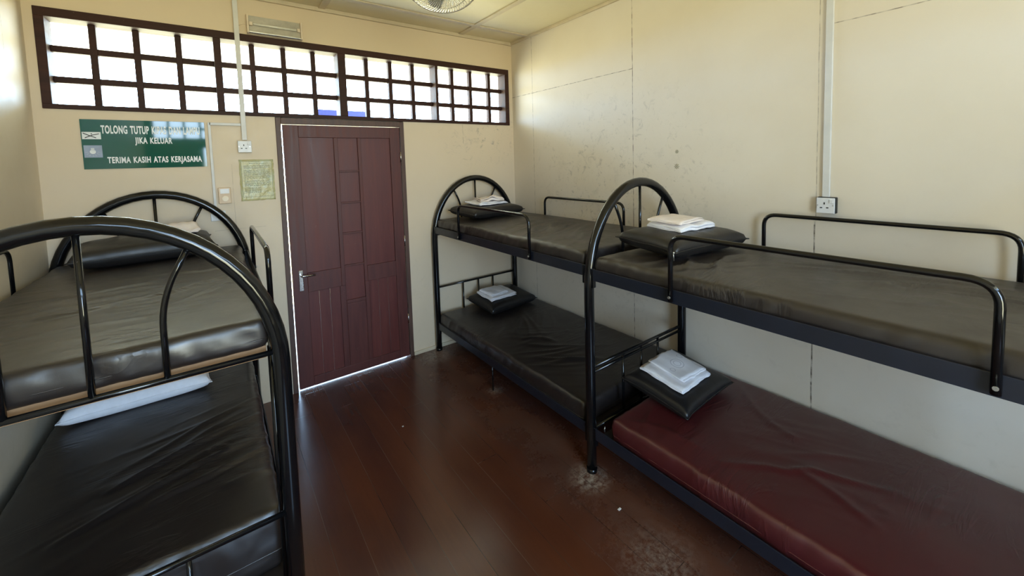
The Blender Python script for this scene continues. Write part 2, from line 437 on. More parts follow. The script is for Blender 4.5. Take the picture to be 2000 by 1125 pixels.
leaf = struct('door_leaf', b, M_DOOR, door)
b = new_bm()
bx(b, -2.010, -1.750, .018, .030, .90, 1.945); bx(b, -1.558, -1.305, .018, .030, .88, 1.945); bx(b, -1.735, -1.572, .018, .030, .61, 1.945)
for i in range(3):
    a = -2.006+i*.0785; bx(b, a, a+.0770, .012, .030, .083, .757, .002)
    a = -1.547+i*.0805; bx(b, a, a+.079, .012, .030, .083, .757, .002)
struct('door_panels', b, M_DOORP, door)
b = new_bm(); bx(b, -2.064, -2.034, -.004, .003, .775, .935, .003)
bx(b, -2.058, -2.040, -.006, 0, .925, .932, .001)
hp = struct('handle_plate', b, M_CHROME, door)
b = new_bm()
tube(b, rounded([(-2.050, 0, .897), (-2.050, -.042, .897), (-1.955, -.042, .893)], .012), .0075, 10)
disc(b, (-2.050, -.004, .897), (0, -1, 0), .013, .008)
struct('door_handle', b, M_CHROME, door)
for z in (.35, 1.05, 1.78): struct('door_hinge', tube(new_bm(), [(-1.2225, -.004, z-.045), (-1.2225, -.004, z+.045)], .006, 8), M_CHROME, door)

# ------------------------------------------------------------------ outside the front wall: roofed verandah
b = bx(new_bm(), -6, 3.5, .13, 2.3, -.16, -.005)
vf = tag(obj('verandah_floor', b, M_VERF), 'grey concrete verandah floor seen under the door', 'floor'); vf['kind'] = 'structure'
b = bx(new_bm(), -6, 3.5, .13, 2.5, 2.96, 3.0)
vc = tag(obj('verandah_ceiling', b, M_VERC), 'white boarded verandah ceiling seen through the barred transom', 'ceiling'); vc['kind'] = 'structure'
b = new_bm()
for x in [-5+1.2*i for i in range(8)]: bx(b, x-.006, x+.006, .13, 2.5, 2.955, 2.96)
for y in (1.2,): bx(b, -6, 3.5, y-.006, y+.006, 2.955, 2.96)
obj('ceiling_joints', b, M_VERF, vc)
b = bx(new_bm(), -6, 3.5, YR-1.1, YR-.125, 2.93, 2.98)  # unseen eave, added to cut high sky light at the rear openings
ev = tag(obj('sky_block_eave', b, M_VERC), 'white boarded eave added unseen behind the camera to block high sky light', 'eave'); ev['kind'] = 'structure'
b = bx(new_bm(), -1.42, -.795, 2.30, 2.34, 2.30, 2.46)
tag(obj('blue_signboard', b, M_BLUE), 'bright blue board outside, glimpsed through the transom above the door', 'board')

for i, x in enumerate((-1.38, -.835)):
    tag(obj('sign_hanger', tube(new_bm(), [(x, 2.32, 2.46), (x, 2.32, 2.96)], .004, 6), M_VERF), 'thin hanger of the blue board outside, %s one' % ('left' if i == 0 else 'right'), 'hanger')
# ------------------------------------------------------------------ bunk beds
BW, BL, R1 = .8885, 1.87, .0265
ZS = 1.02
def arch_pts(z0=0.0, top=1.570, n=28):
    zs = ZS
    a, h = BW/2, top-zs
    pts = [Vector((-a, 0, z0)), Vector((-a, 0, zs*.5)), Vector((-a, 0, zs*.85))]
    pts += [Vector((-a*math.cos(PI*i/n), 0, zs+h*math.sin(PI*i/n))) for i in range(n+1)]
    pts += [Vector((a, 0, zs*.85)), Vector((a, 0, zs*.5)), Vector((a, 0, z0))]
    return pts
def arch_z(dx, top=1.570): return ZS+(top-ZS)*math.sqrt(max(0, 1-(dx/(BW/2))**2))
def bunk(label, far_y, xm, base_dz, near_arch, far_arch, support_y=None, wood=False, double=(), zl=.585, zu=1.072):
    t = thing('bunk_bed', label, 'bunk bed', (xm, far_y, 0), 0, 'black tubular steel bunk beds')
    a = BW/2
    ends = ([0] if far_arch else [])+([-BL] if near_arch else [])
    for y in ends:
        obj('arched_end_post', shift(tube(new_bm(), arch_pts(.0), R1, 18), (0, y, 0)), M_STEEL, t)
        for sx in (-1, 1): obj('foot_cap', disc(new_bm(), (sx*a, y, 0), (0, 0, 1), R1+.0025, .022, 18), M_STEEL, t)
        z0 = zu
        obj('end_bar', tube(new_bm(), [(-a, y, z0), (a, y, z0)], .0095, 10), M_STEEL, t)
        obj('arch_strut', tube(new_bm(), [(0, y, z0), (0, y, arch_z(0)-.01)], .0085, 10), M_STEEL, t)
        for sx in (-1, 1):
            p = [(sx*.160, y, z0), (sx*.160, y, 1.33), (sx*.235, y, arch_z(.235)-.012)]
            obj('arch_strut', tube(new_bm(), rounded(p, .09, 8), .0085, 10), M_STEEL, t)
        obj('end_bar', tube(new_bm(), [(-a, y, zl), (a, y, zl)], .0095, 10), M_STEEL, t)
        if y in double: obj('end_bar', tube(new_bm(), [(-a, y, zl-.030), (a, y, zl-.030)], .0085, 10), M_STEEL, t)
        obj('end_bar', tube(new_bm(), [(-a, y, .235), (a, y, .235)], .0095, 10), M_STEEL, t)
        for xx in (-.170, 0, .170):
            obj('end_spindle', tube(new_bm(), [(xx, y, .235), (xx, y, zl)], .0075, 8), M_STEEL, t)
    # long side rails of angle section
    for (zb, zt) in ((1.074+base_dz, 1.136+base_dz), (.200, .262)):
        for sx in (-1, 1):
            b = new_bm(); xo = sx*(a+.008)
            x0, x1 = sorted((xo, xo-sx*.006))
            bx(b, x0, x1, -BL+.03, -.03, zb, zt, .0015)
            x0, x1 = sorted((xo-sx*.004, xo-sx*.040))
            bx(b, x0, x1, -BL+.03, -.03, zb, zb+.004, .001)
            obj('side_rail', b, M_RAIL, t)
            for yy in (-.022, -BL+.022):           # hook plates on the posts
                b = new_bm(); x0, x1 = sorted((xo+sx*.002, xo-sx*.020))
                bx(b, x0, x1, yy-.016, yy+.016, zb-.040, zt, .002)
                obj('hook_bracket', b, M_STEEL, t)
    for zz, m_ in ((1.078+base_dz, M_PLY), (.204, M_PLY)):
        if wood and zz > 1:
            b = new_bm()
            bx(b, -a+.022, a-.045, -BL+.050, -.045, zz+.004, zz+.012, .001)
            bx(b, -a+.012, a-.040, -BL+.040, -BL+.075, 1.060, zz+.004, .001)
        else:
            b = bx(new_bm(), -a+.002, a-.002, -BL+.045, -.045, zz, zz+.012, .001)
        obj('plywood_base', b, m_ if wood and zz > 1 else M_PLYD, t)
    # guard rails with bolts
    for sx in (-1, 1):
        xo = sx*(a+.018) if sx < 0 else sx*(a+.0125)
        ya, yb = -.490, -1.395
        p = [(xo, ya, 1.085+base_dz), (xo, ya, 1.374), (xo, yb, 1.374), (xo, yb, 1.085+base_dz)]
        g = obj('guard_rail', tube(new_bm(), rounded(p, .065, 8), .0105, 12), M_STEEL, t)
        for yy in (ya, yb):
            obj('bolt', disc(new_bm(), (xo+sx*.008, yy, 1.105+base_dz), (sx, 0, 0), .006, .006, 10), M_BOLT, g)
    if support_y is not None:
        for sx in (-1, 1):
            obj('support_leg', tube(new_bm(), [(sx*(a-.015), support_y, 0), (sx*(a-.015), support_y, .235)], .006, 8), M_STEEL, t)
    return t
XMR = -(.9596+.0711)/2
XML = -2.832
Y1, Y2, Y3 = -.049, -1.9229, -.045
BL = Y1-Y2
bed_near = bunk('black steel bunk bed along the right wall holding the maroon lower mattress', Y2, XMR, 0.0, True, True, None, double=(0,))
bed_far = bunk('black steel bunk bed in the corner to the right of the door', Y1, XMR, .014, False, True, -.87)
BL, BW, ZS, XML = 1.785, .914, 1.05, -2.842
bed_left = bunk('black steel bunk bed along the left wall, its arched end nearest the camera', Y3, XML, .02, True, True, None, wood=True, zl=.508, zu=1.088)
obj('inner_upright', tube(new_bm(), [(BW/2-.026, -BL+.052, .235), (BW/2-.026, -BL+.052, 1.095)], .0105, 12), M_STEEL, bed_left)

# ------------------------------------------------------------------ mattresses
def creases(X, Y, seed, dirs, lines):
    """height of creases in the cover: bundles of stretched ridges and single drawn ridges"""
    h = 0.0
    for (ang, freq, amp, px, py, rx, ry) in dirs:
        mk = 1-min(1, math.hypot((X-px)/rx, (Y-py)/ry)); 
        if mk <= 0: continue
        mk = mk*mk*(3-2*mk)
        ca, sa = math.cos(ang), math.sin(ang)
        al, ac = (X-px)*ca+(Y-py)*sa, -(X-px)*sa+(Y-py)*ca
        wp = noise.noise(Vector((al*1.7, ac*1.2, seed)))*.10
        v = noise.noise(Vector((al*1.5+seed, (ac+wp)*freq, seed*1.7)))
        v2 = noise.noise(Vector((al*2.5+seed, (ac-wp)*freq*1.7, seed*2.9)))
        h += mk*amp*(max(0, 1-abs(v)*4.5)**1.3+.5*max(0, 1-abs(v2)*4)**1.3)
    for (pl, wd, amp) in lines:
        best = 9; tt = 0
        for k in range(len(pl)-1):
            ax_, ay_, bx_, by_ = *pl[k], *pl[k+1]
            dx, dy = bx_-ax_, by_-ay_; t = max(0, min(1, ((X-ax_)*dx+(Y-ay_)*dy)/(dx*dx+dy*dy)))
            d = math.hypot(X-ax_-t*dx, Y-ay_-t*dy)
            if d < best: best = d; tt = (k+t)/(len(pl)-1)
        h += amp*math.exp(-(best/wd)**2)*math.sin(PI*min(1, max(0, .06+tt*.88)))**.6
    return h
def mattress(name, label, x0, x1, y0, y1, z0, z1, mat, seed, group, dirs=(), lines=(), soft=.005, r=.022):
    hx, hy, hz = (x1-x0)/2, (y1-y0)/2, (z1-z0)/2
    nx, ny, nz = 72, 150, 8
    cx, cy, cz = (x0+x1)/2, (y0+y1)/2, (z0+z1)/2
    bm = bmesh.new(); V = {}
    def vert(i, j, k):
        if (i, j, k) in V: return V[(i, j, k)]
        p = Vector((hx*(i/nx*2-1), hy*(j/ny*2-1), hz*(k/nz*2-1)))
        rr = min(r, hz*.95)
        q = Vector((max(-(hx-rr), min(hx-rr, p.x)), max(-(hy-rr), min(hy-rr, p.y)), max(-(hz-rr), min(hz-rr, p.z))))
        d = p-q
        if d.length > 1e-9:
            mx = max(abs(d.x), abs(d.y), abs(d.z)); d = d.normalized()*mx
            p = q+d
        X, Y = p.x+cx, p.y+cy
        top = max(0, p.z/hz)
        cr_ = creases(X, Y, seed, dirs, lines) if (top > 0 or abs(p.x) > hx*.9) else 0
        edge = max(0, 1-(abs(p.x)/hx)**4)*max(0, 1-(abs(p.y)/hy)**8)
        if top > 0:
            n1 = noise.noise(Vector((X*2.2+seed, Y*1.7, seed*3.1)))
            n2 = noise.noise(Vector((X*6+seed, Y*5, seed*2.1)))
            p.z += top*(soft*n1+soft*.25*n2+cr_+.005*edge)
        if abs(p.x) > hx*.96:
            wv = noise.noise(Vector((Y*7+seed, p.z*5, seed)))
            w3 = noise.noise(Vector((Y*22+seed+p.z*12, p.z*5, seed)))
            p.x += math.copysign(.006*wv+.006*w3+.006*(1-(p.z/hz)**2)+cr_*.5, p.x)
        if abs(p.y) > hy*.97:
            wv = noise.noise(Vector((X*8+seed, p.z*6, seed+2)))
            p.y += math.copysign(.007*wv+.005*noise.noise(Vector((X*24+seed+p.z*15, p.z*20, seed)))+.004*(1-(p.z/hz)**2), p.y)
        V[(i, j, k)] = bm.verts.new(p); return V[(i, j, k)]
    def quad(a, b_, c, d):
        f = bm.faces.new((vert(*a), vert(*b_), vert(*c), vert(*d))); f.smooth = True
    for i in range(nx):
        for j in range(ny):
            quad((i, j, nz), (i+1, j, nz), (i+1, j+1, nz), (i, j+1, nz)); quad((i, j, 0), (i, j+1, 0), (i+1, j+1, 0), (i+1, j, 0))
    for i in range(nx):
        for k in range(nz):
            quad((i, 0, k), (i+1, 0, k), (i+1, 0, k+1), (i, 0, k+1)); quad((i, ny, k), (i, ny, k+1), (i+1, ny, k+1), (i+1, ny, k))
    for j in range(ny):
        for k in range(nz):
            quad((0, j, k), (0, j, k+1), (0, j+1, k+1), (0, j+1, k)); quad((nx, j, k), (nx, j+1, k), (nx, j+1, k+1), (nx, j, k+1))
    root = thing(name, label, 'mattress', (cx, cy, z0), 0, group)
    o = obj('vinyl_cover', bm, mat, root); o.location = (0, 0, hz)
    # piped seam round the lower third
    hz_ = -hz*.35
    p = [Vector((sx*(hx+.006), sy*(hy+.003), hz_)) for sx, sy in ((-1, -1), (1, -1), (1, 1), (-1, 1))]
    loop = []
    for i in range(4): loop += bend(p[i-1], p[i], p[(i+1) % 4], .03, 5)
    s = obj('seam_piping', tube(new_bm(), loop, .0022, 6, closed=True), mat, root); s.location = (0, 0, hz)
    return root
GM = 'vinyl mattresses on the bunks'
xf, xr = -.945, -.075
m_nu = mattress('mattress', 'black vinyl mattress on the upper bunk above the maroon mattress', xf, xr, Y2-1.85, Y2-.035, 1.089, 1.195, M_BLACKV, 3.3, GM,
    [(-.45, 8, .016, -.70, Y2-.42, .40, .42), (2.0, 8, .011, -.45, Y2-1.05, .5, .6), (1.75, 11, .009, -.5, Y2-1.5, .5, .4), (.1, 14, .005, -.9, Y2-.15, .14, .3)],
    [([(-.90, Y2-.66), (-.72, Y2-.56), (-.52, Y2-.50), (-.35, Y2-.52)], .018, .016), ([(-.86, Y2-.50), (-.70, Y2-.42), (-.62, Y2-.33)], .015, .013)])
m_nl = mattress('mattress', 'maroon vinyl mattress on the lower bunk at the right', -.925, -.030, Y2-1.80, Y2-.115, .217, .345, M_MAROON, 8.1, GM,
    [(-1.0, 8, .006, -.45, Y2-.9, .45, .6), (.3, 7, .006, -.80, Y2-.30, .3, .3)],
    [([(-.80, -2.55), (-.67, -2.685), (-.635, -2.75), (-.555, -2.80), (-.515, -2.895), (-.42, -3.07)], .014, .009), ([(-.10, -2.30), (-.28, -2.47), (-.35, -2.58), (-.38, -2.70)], .022, .007),
     ([(-.87, -2.10), (-.80, -2.25), (-.78, -2.45)], .02, .006), ([(-.60, -2.77), (-.62, -2.90), (-.68, -3.05)], .02, .006)])
b = new_bm(); tube(b, [(-.4475-.006, .885, .062), (-.4475-.013, .884, .052), (-.4475-.012, .883, .036)], .003, 6)
obj('zip_pull', b, M_BOLT, m_nl)
m_fu = mattress('mattress', 'black vinyl mattress on the upper bunk to the right of the door', xf, xr, Y1-1.825, Y1-.035, 1.103, 1.214, M_BLACKV, 5.7, GM,
    [(.5, 9, .015, -.60, Y1-1.15, .45, .7), (-.2, 12, .006, -.85, Y1-1.5, .25, .4)],
    [([(-.90, Y1-1.30), (-.70, Y1-1.12), (-.45, Y1-1.05), (-.25, Y1-1.10)], .018, .016)])
m_fl = mattress('mattress', 'black vinyl mattress on the lower bunk to the right of the door', -.950, -.030, Y1-1.81, Y1-.035, .217, .352, M_BLACKV, 11.2, GM,
    [(-.6, 9, .010, -.65, Y1-1.25, .45, .6), (.9, 9, .007, -.5, Y1-.75, .5, .5)],
    [([(-.72, Y1-.95), (-.60, Y1-1.02), (-.55, Y1-1.14)], .02, .010), ([(-.85, Y1-1.35), (-.66, Y1-1.40), (-.50, Y1-1.55)], .022, .010)])
m_lu = mattress('mattress', 'black vinyl mattress on the upper bunk by the left wall', XML-.432, XML+.420, Y3-1.765, Y3-.035, 1.101, 1.203, M_BLACKV, 14.6, GM,
    [(.10, 7, .005, -2.9, Y3-1.1, .6, .7)],
    [([(-3.2, -1.33), (-2.95, -1.30), (-2.7, -1.22), (-2.50, -1.05), (-2.43, -1.0)], .012, .012), ([(-2.66, -1.38), (-2.55, -1.25), (-2.44, -1.13)], .010, .009), ([(-3.2, -.98), (-3.0, -1.02), (-2.8, -.95)], .012, .008), ([(-2.75, -.80), (-2.6, -.86), (-2.45, -.84)], .011, .009), ([(-3.2, -1.55), (-2.95, -1.50), (-2.75, -1.52)], .012, .006)], soft=.004)
m_ll = mattress('mattress', 'black creased vinyl mattress on the lower bunk by the left wall', XML-.425, XML+.435, Y3-1.67, Y3-.035, .217, .452, M_BLACKV, 21.9, GM,
    [(.38, 10, .008, -2.62, -1.12, .42, .52), (.30, 7, .004, -2.9, -1.25, .5, .5)],
    [([(-3.05, -1.42), (-2.80, -1.30), (-2.62, -1.24), (-2.43, -1.22)], .013, .014), ([(-2.95, -1.22), (-2.72, -1.10), (-2.43, -1.00)], .013, .012), ([(-2.85, -1.05), (-2.65, -.92), (-2.42, -.80)], .013, .008),
     ([(-2.80, -1.40), (-2.62, -1.37), (-2.43, -1.30)], .013, .013), ([(-2.58, -1.47), (-2.43, -1.47)], .016, .011)], r=.03)

# ------------------------------------------------------------------ pillows
def pillow(label, c, L, Wd, t, rz, mat, seed, tilt=(0, 0), zip_at=None, soft=False):
    root = thing('pillow', label, 'pillow', c, rz, 'pillows on the bunks')
    root.rotation_euler = (tilt[0], tilt[1], rz)
    bm = bmesh.new(); nu, nv = 34, 26; top, bot = {}, {}
    for i in range(nu+1):
        for j in range(nv+1):
            u, v = i/nu*2-1, j/nv*2-1
            px = u*L/2*(1-.035*(1-v*v)*abs(u)**3*0 - .05*(1-v*v)*0); py = v*Wd/2
            # straight sides pull in slightly between the pointed corners
            px -= math.copysign(.018*(1-v**4)*abs(u)**6, u); py -= math.copysign(.014*(1-u**4)*abs(v)**6, v)
            h = (max(0, 1-abs(u)**5)**.36)*(max(0, 1-abs(v)**5)**.36)*(.84+.16*(1-u*u)*(1-v*v))
            nn = noise.noise(Vector((px*7+seed, py*7, seed)))*.006+noise.noise(Vector((px*20+seed, py*12, seed+3)))*.0025
            if soft: nn *= 1.6
            edge = (i in (0, nu)) or (j in (0, nv))
            z = t/2*h
            if edge:
                vt = bm.verts.new((px, py, nn*.8)); top[(i, j)] = vt; bot[(i, j)] = vt
            else:
                top[(i, j)] = bm.verts.new((px, py, z+.003+nn*h)); bot[(i, j)] = bm.verts.new((px, py, -(z*.95)-.003+nn*.3*h))
    for i in range(nu):
        for j in range(nv):
            f = bm.faces.new((top[i, j], top[i+1, j], top[i+1, j+1], top[i, j+1])); f.smooth = True
            f = bm.faces.new((bot[i, j], bot[i, j+1], bot[i+1, j+1], bot[i+1, j])); f.smooth = True
    obj('pillow_cover', bm, mat, root)
    loop = []
    for k in range(nu): loop.append((k, 0))
    for k in range(nv): loop.append((nu, k))
    for k in range(nu): loop.append((nu-k, nv))
    for k in range(nv): loop.append((0, nv-k))
    pts = []
    for (i, j) in loop:
        u, v = i/nu*2-1, j/nv*2-1
        px = u*L/2-math.copysign(.018*(1-v**4)*abs(u)**6, u); py = v*Wd/2-math.copysign(.014*(1-u**4)*abs(v)**6, v)
        pts.append((px, py, noise.noise(Vector((px*7+seed, py*7, seed)))*.0048))
    obj('seam_edge', tube(new_bm(), pts, .003, 6, closed=True), mat, root)
    if zip_at:
        b = new_bm(); x, y = zip_at
        tube(b, [(x, y, 0), (x-.004, y-.004, -.012), (x-.003, y-.006, -.036)], .0022, 6); ball(b, (x, y, 0), .006)
        obj('zip_pull', b, M_BOLT, root)
    return root
pillow('black vinyl pillow on the upper bunk above the maroon mattress', (-.478, -2.165, 1.264), .59, .40, .115, math.radians(-7), M_PILLOWV, 1.1, (.05, 0), (-.30, -.19))
pillow('black vinyl pillow on the maroon mattress', (-.458, -2.130, .428), .52, .40, .10, math.radians(2), M_PILLOWV, 2.4, (.14, 0))
pillow('black vinyl pillow on the upper bunk to the right of the door', (-.545, -.300, 1.284), .60, .37, .11, math.radians(8), M_PILLOWV, 3.9, (.06, 0))
pillow('black vinyl pillow on the lower bunk to the right of the door', (-.400, -.285, .422), .56, .38, .11, math.radians(6), M_PILLOWV, 5.2, (.12, 0))
pillow('black vinyl pillow on the upper bunk by the left wall', (-2.865, -.270, 1.278), .62, .38, .135, math.radians(5), M_PILLOWV, 6.5, (.06, 0))
pillow('white cotton covered pillow on the lower bunk by the left wall', (-2.925, -.355, .516), .61, .40, .12, math.radians(1), M_WHITEC, 7.8, (.05, 0), soft=True)

# ------------------------------------------------------------------ folded linen
def folded(name, label, cat, c, L, Wd, layers, th, rz, mat, seed, group, tilt=(0, 0), amp=.003):
    """one cloth folded back and forth: a zigzag strip with rounded turns, drawn out along its length"""
    root = thing(name, label, cat, c, rz, group); root.rotation_euler = (tilt[0], tilt[1], rz)
    path = []                               # (v, z) along the zigzag, lowest layer first
    rr = random.Random(int(seed*100))
    for k in range(layers):
        z = (k+.5)*th; e0 = Wd/2*(1-.03*rr.random()-.012*k); e1 = Wd/2*(1-.03*rr.random()-.012*k)
        sgn = 1 if k % 2 == 0 else -1       # even layers run from +v to -v
        n_ = 12
        for i in range(n_+1): path.append((sgn*(e0+(-e0-e1)*i/n_), z, k))
        if k < layers-1:
            for q in (.25, .5, .75):
                path.append((-sgn*(e1+math.sin(PI*q)*th*.5), z+th*.5*(1-math.cos(PI*q)), k))
    # outline of the cloth's thickness on both sides of the path
    side_a, side_b = [], []; hw = th*.30
    for i, (v, z, k) in enumerate(path):
        p0, p1 = path[max(i-1, 0)], path[min(i+1, len(path)-1)]
        tv, tz = p1[0]-p0[0], p1[1]-p0[1]; l = math.hypot(tv, tz) or 1
        side_a.append((v-tz/l*hw, z+tv/l*hw, k)); side_b.append((v+tz/l*hw, z-tv/l*hw, k))
    loop = side_a+side_b[::-1]
    bm = bmesh.new(); nu = 30; rows = []
    skew = [(rr.random()-.5)*.012 for _ in range(layers+1)]; end = [rr.random()*.014 for _ in range(layers+1)]
    for i in range(nu+1):
        u = i/nu*2-1; row = []
        for (v, z, k) in loop:
            x = u*(L/2-end[k])+skew[k]+v*skew[k+1]*1.2; y = v+u*skew[k]*.5
            f_ = z/(layers*th)
            x += noise.noise(Vector((v*16, k*3.3+seed, 1)))*.009*abs(u)**6; y += noise.noise(Vector((u*3, k*2.1+seed, 7)))*.008
            X_, Y_ = u*L/2, v
            nn = noise.noise(Vector((X_*9+seed, Y_*11, seed)))*amp*(.25+f_)*2.6+noise.noise(Vector((X_*26+seed, Y_*18, k*.5+seed)))*amp*.6+noise.noise(Vector((X_*11+seed, Y_*40, seed*2)))*amp*.5*f_
            droop = -th*.9*(max(0, (abs(u)-.72)/.28)**2)*f_*layers*.35-th*.5*(max(0, (abs(v)/(Wd/2)-.7)/.3)**2)*f_*layers*.3
            row.append(bm.verts.new((x, y, max(z*.3, z+nn+droop))))
        rows.append(row)
    n_ = len(loop)
    for i in range(nu):
        for j in range(n_):
            bm.faces.new((rows[i][j], rows[i+1][j], rows[i+1][(j+1) % n_], rows[i][(j+1) % n_])).smooth = True
    m_ = len(path)
    for row in (rows[0], rows[-1]):          # close the thin ends strip by strip
        for j in range(m_-1): bm.faces.new((row[j], row[j+1], row[n_-2-j], row[n_-1-j]))
    obj('cloth_layers', bm, mat, root)
    return root
GS, GP = 'folded bedsheets on the pillows', 'folded pillowcases on the bedsheets'
folded('folded_bedsheet', 'white folded bedsheet on the upper bunk pillow above the maroon mattress', 'bedsheet', (-.455, -2.145, 1.322), .31, .22, 4, .0085, math.radians(-4), M_WHITEC, 1.7, GS, (.05, 0), .004)
folded('folded_pillowcase', 'cream folded pillowcase lying on the sheet above the maroon mattress', 'pillowcase', (-.480, -2.135, 1.358), .26, .19, 3, .0065, math.radians(3), M_CREAMC, 2.9, GP, (.05, .0), .003)
folded('folded_bedsheet', 'white folded bedsheet on the black pillow over the maroon mattress', 'bedsheet', (-.482, -2.125, .480), .30, .26, 4, .0075, math.radians(1), M_WHITEC, 4.4, GS, (.13, 0))
folded('folded_pillowcase', 'white folded pillowcase with round stamp marks, over the maroon mattress', 'pillowcase', (-.457, -2.123, .511), .235, .225, 3, .005, math.radians(-2), M_STAMP, 6.1, GP, (.13, 0), .002)
folded('folded_bedsheet', 'white folded bedsheet on the upper bunk pillow right of the door', 'bedsheet', (-.535, -.285, 1.342), .33, .21, 3, .008, math.radians(6), M_WHITEC, 7.4, GS, (.06, 0), .006)
folded('folded_pillowcase', 'pale crumpled pillowcase on the upper sheet right of the door', 'pillowcase', (-.515, -.275, 1.368), .25, .18, 3, .007, math.radians(-6), M_CREAMC, 8.6, GP, (.06, 0), .011)
folded('folded_bedsheet', 'white folded bedsheet on the lower bunk pillow right of the door', 'bedsheet', (-.465, -.285, .478), .31, .23, 3, .0075, math.radians(5), M_WHITEC, 9.4, GS, (.12, 0))
folded('folded_pillowcase', 'white folded pillowcase on the lower sheet right of the door', 'pillowcase', (-.480, -.270, .502), .22, .17, 3, .006, math.radians(10), M_WHITEC, 10.6, GP, (.12, 0), .004)
folded('folded_bedsheet', 'cream crumpled folded sheet on the pillow of the left upper bunk', 'bedsheet', (-2.745, -.245, 1.349), .24, .19, 3, .010, math.radians(8), M_CREAMC, 12.4, GS, (.05, 0), .014)

# ------------------------------------------------------------------ things on the back wall
# green notice
sg = thing('notice_board', 'green sign with white capital lettering on the wall under the transom', 'sign', (-2.8515, -.0035, 1.885)); sg.rotation_euler = (.013, 0, 0)
obj('sign_panel', bx(new_bm(), -.2885, .2885, -.003, 0, -.146, .146, .0006), M_GREEN, sg)
def text_mesh(name, s, x0, x1, zc, h, parent, mat, y=-.0035, bold=.034):
    cu = bpy.data.curves.new(name, 'FONT'); cu.body = s; cu.size = 1; cu.extrude = .01; cu.offset = bold; cu.space_character = 1.12; cu.space_word = 1.3
    to = bpy.data.objects.new(name, cu); C.objects.link(to); bpy.context.view_layer.update()
    dg = bpy.context.evaluated_depsgraph_get(); me = bpy.data.meshes.new_from_object(to.evaluated_get(dg)); bpy.data.objects.remove(to)
    xs = [v.co.x for v in me.vertices]; ys = [v.co.y for v in me.vertices]
    ax, bx_, ay, by = min(xs), max(xs), min(ys), max(ys)
    for v in me.vertices:
        X = x0+(v.co.x-ax)/(bx_-ax)*(x1-x0); Z = zc+((v.co.y-ay)/(by-ay)-.5)*h
        v.co = (X, y+(-.0006 if v.co.z > 0 else .0004), Z)
    me.materials.clear(); me.materials.append(mat)
    o = bpy.data.objects.new(name, me); C.objects.link(o); o.parent = parent; return o
text_mesh('lettering', 'TOLONG TUTUP KIPAS DAN LAMPU', -.203, .262, .088, .050, sg, M_LETTER)
text_mesh('lettering', 'JIKA KELUAR', -.058, .119, .018, .050, sg, M_LETTER)
text_mesh('lettering', 'TERIMA KASIH ATAS KERJASAMA', -.187, .262, -.100, .050, sg, M_LETTER)
b = bx(new_bm(), -.284, -.205, -.0042, -.0030, .030, .072, .0004)
st = obj('fan_sticker', b, M_LETTER, sg)
b = new_bm()
tube(b, [(-.279, -.0046, .065), (-.255, -.0046, .052), (-.226, -.0046, .038)], .0022, 6)
tube(b, [(-.212, -.0046, .062), (-.240, -.0046, .054), (-.272, -.0046, .038)], .0020, 6)
ball(b, (-.244, -.0046, .061), .003)
obj('blade_drawing', b, M_DARK, st)
b = bx(new_bm(), -.282, -.205, -.0042, -.0030, -.078, -.006, .0004)
st = obj('bulb_sticker', b, M_STICKER, sg)
b = new_bm(); disc(b, (-.245, -.0040, -.044), (0, -1, 0), .013, .001, 20); bx(b, -.252, -.238, -.005, -.004, -.036, -.022)
for a in range(-3, 4):
    th = math.radians(180+a*28+90); tube(b, [(-.245+math.cos(th)*.019, -.0046, -.044+math.sin(th)*.017), (-.245+math.cos(th)*.032, -.0046, -.044+math.sin(th)*.028)], .0006, 5)
obj('bulb_drawing', b, M_LETTER, st)

# paper notice
pn = thing('paper_notice', 'yellowed laminated paper notice taped beside the door frame', 'notice', (-2.284, -.001, 1.635))
bm = bmesh.new(); vs = {}
for i in range(15):
    for j in range(21):
        x, z = -.104+i*.208/14, -.145+j*.29/20
        ed = (i in (0, 14)) or (j in (0, 20))
        x += ed*noise.noise(Vector((z*30, i, 0)))*.004; z += ed*noise.noise(Vector((x*30, j, 4)))*.004
        vs[i, j] = bm.verts.new((x, -.0025+noise.noise(Vector((x*16, z*16, 2)))*.0015, z))
for i in range(14):
    for j in range(20): bm.faces.new((vs[i, j], vs[i+1, j], vs[i+1, j+1], vs[i, j+1])).smooth = True
r = bmesh.ops.solidify(bm, geom=bm.faces[:], thickness=.0008)
obj('laminated_sheet', bm, M_PAPER, pn)
b = new_bm()
for (x0, x1, z0, z1) in ((-.092, .092, .131, .1325), (-.092, .092, -.1185, -.117), (-.092, -.0905, -.118, .132), (.0905, .092, -.118, .132)): bx(b, x0, x1, -.0046, -.0036, z0, z1)
obj('printed_border', b, M_INK, pn)
b = new_bm(); rr = random.Random(4)
for i in range(26):
    z = .118-i*.0082
    if i in (1, 5, 14, 20): continue
    x = -.078 if i > 0 else -.045
    end = .078 if i < 20 else .02
    while x < end:
        w = rr.uniform(.006, .02); bx(b, x, min(end, x+w), -.0046, -.0038, z-.0013, z+.0013); x += w+rr.uniform(.002, .005)
obj('printed_lines', b, M_INK, pn)

# plastic trunking
t = thing('cable_trunking', 'white plastic cable trunking running down past the transom to the socket', 'cable trunking', (-2.345, 0, 1.40))
obj('trunking_run', bx(new_bm(), -.0145, .0145, -.030, -.0125, .515, H-1.40-.031, .002), M_TRUNK, t)
obj('trunking_run', bx(new_bm(), -.192, -.0145, -.016, -.001, .613, .631, .002), M_TRUNK, t)
obj('trunking_run', bx(new_bm(), -.200, -.184, -.016, -.001, .035, .631, .002), M_TRUNK, t)
t = thing('cable_trunking', 'white plastic cable trunking on the right wall above the black-edged socket', 'cable trunking', (0, -2.683, 1.48))
obj('trunking_run', bx(new_bm(), -.018, -.001, -.015, .015, .002, H-1.48-.028, .002), M_TRUNK, t)

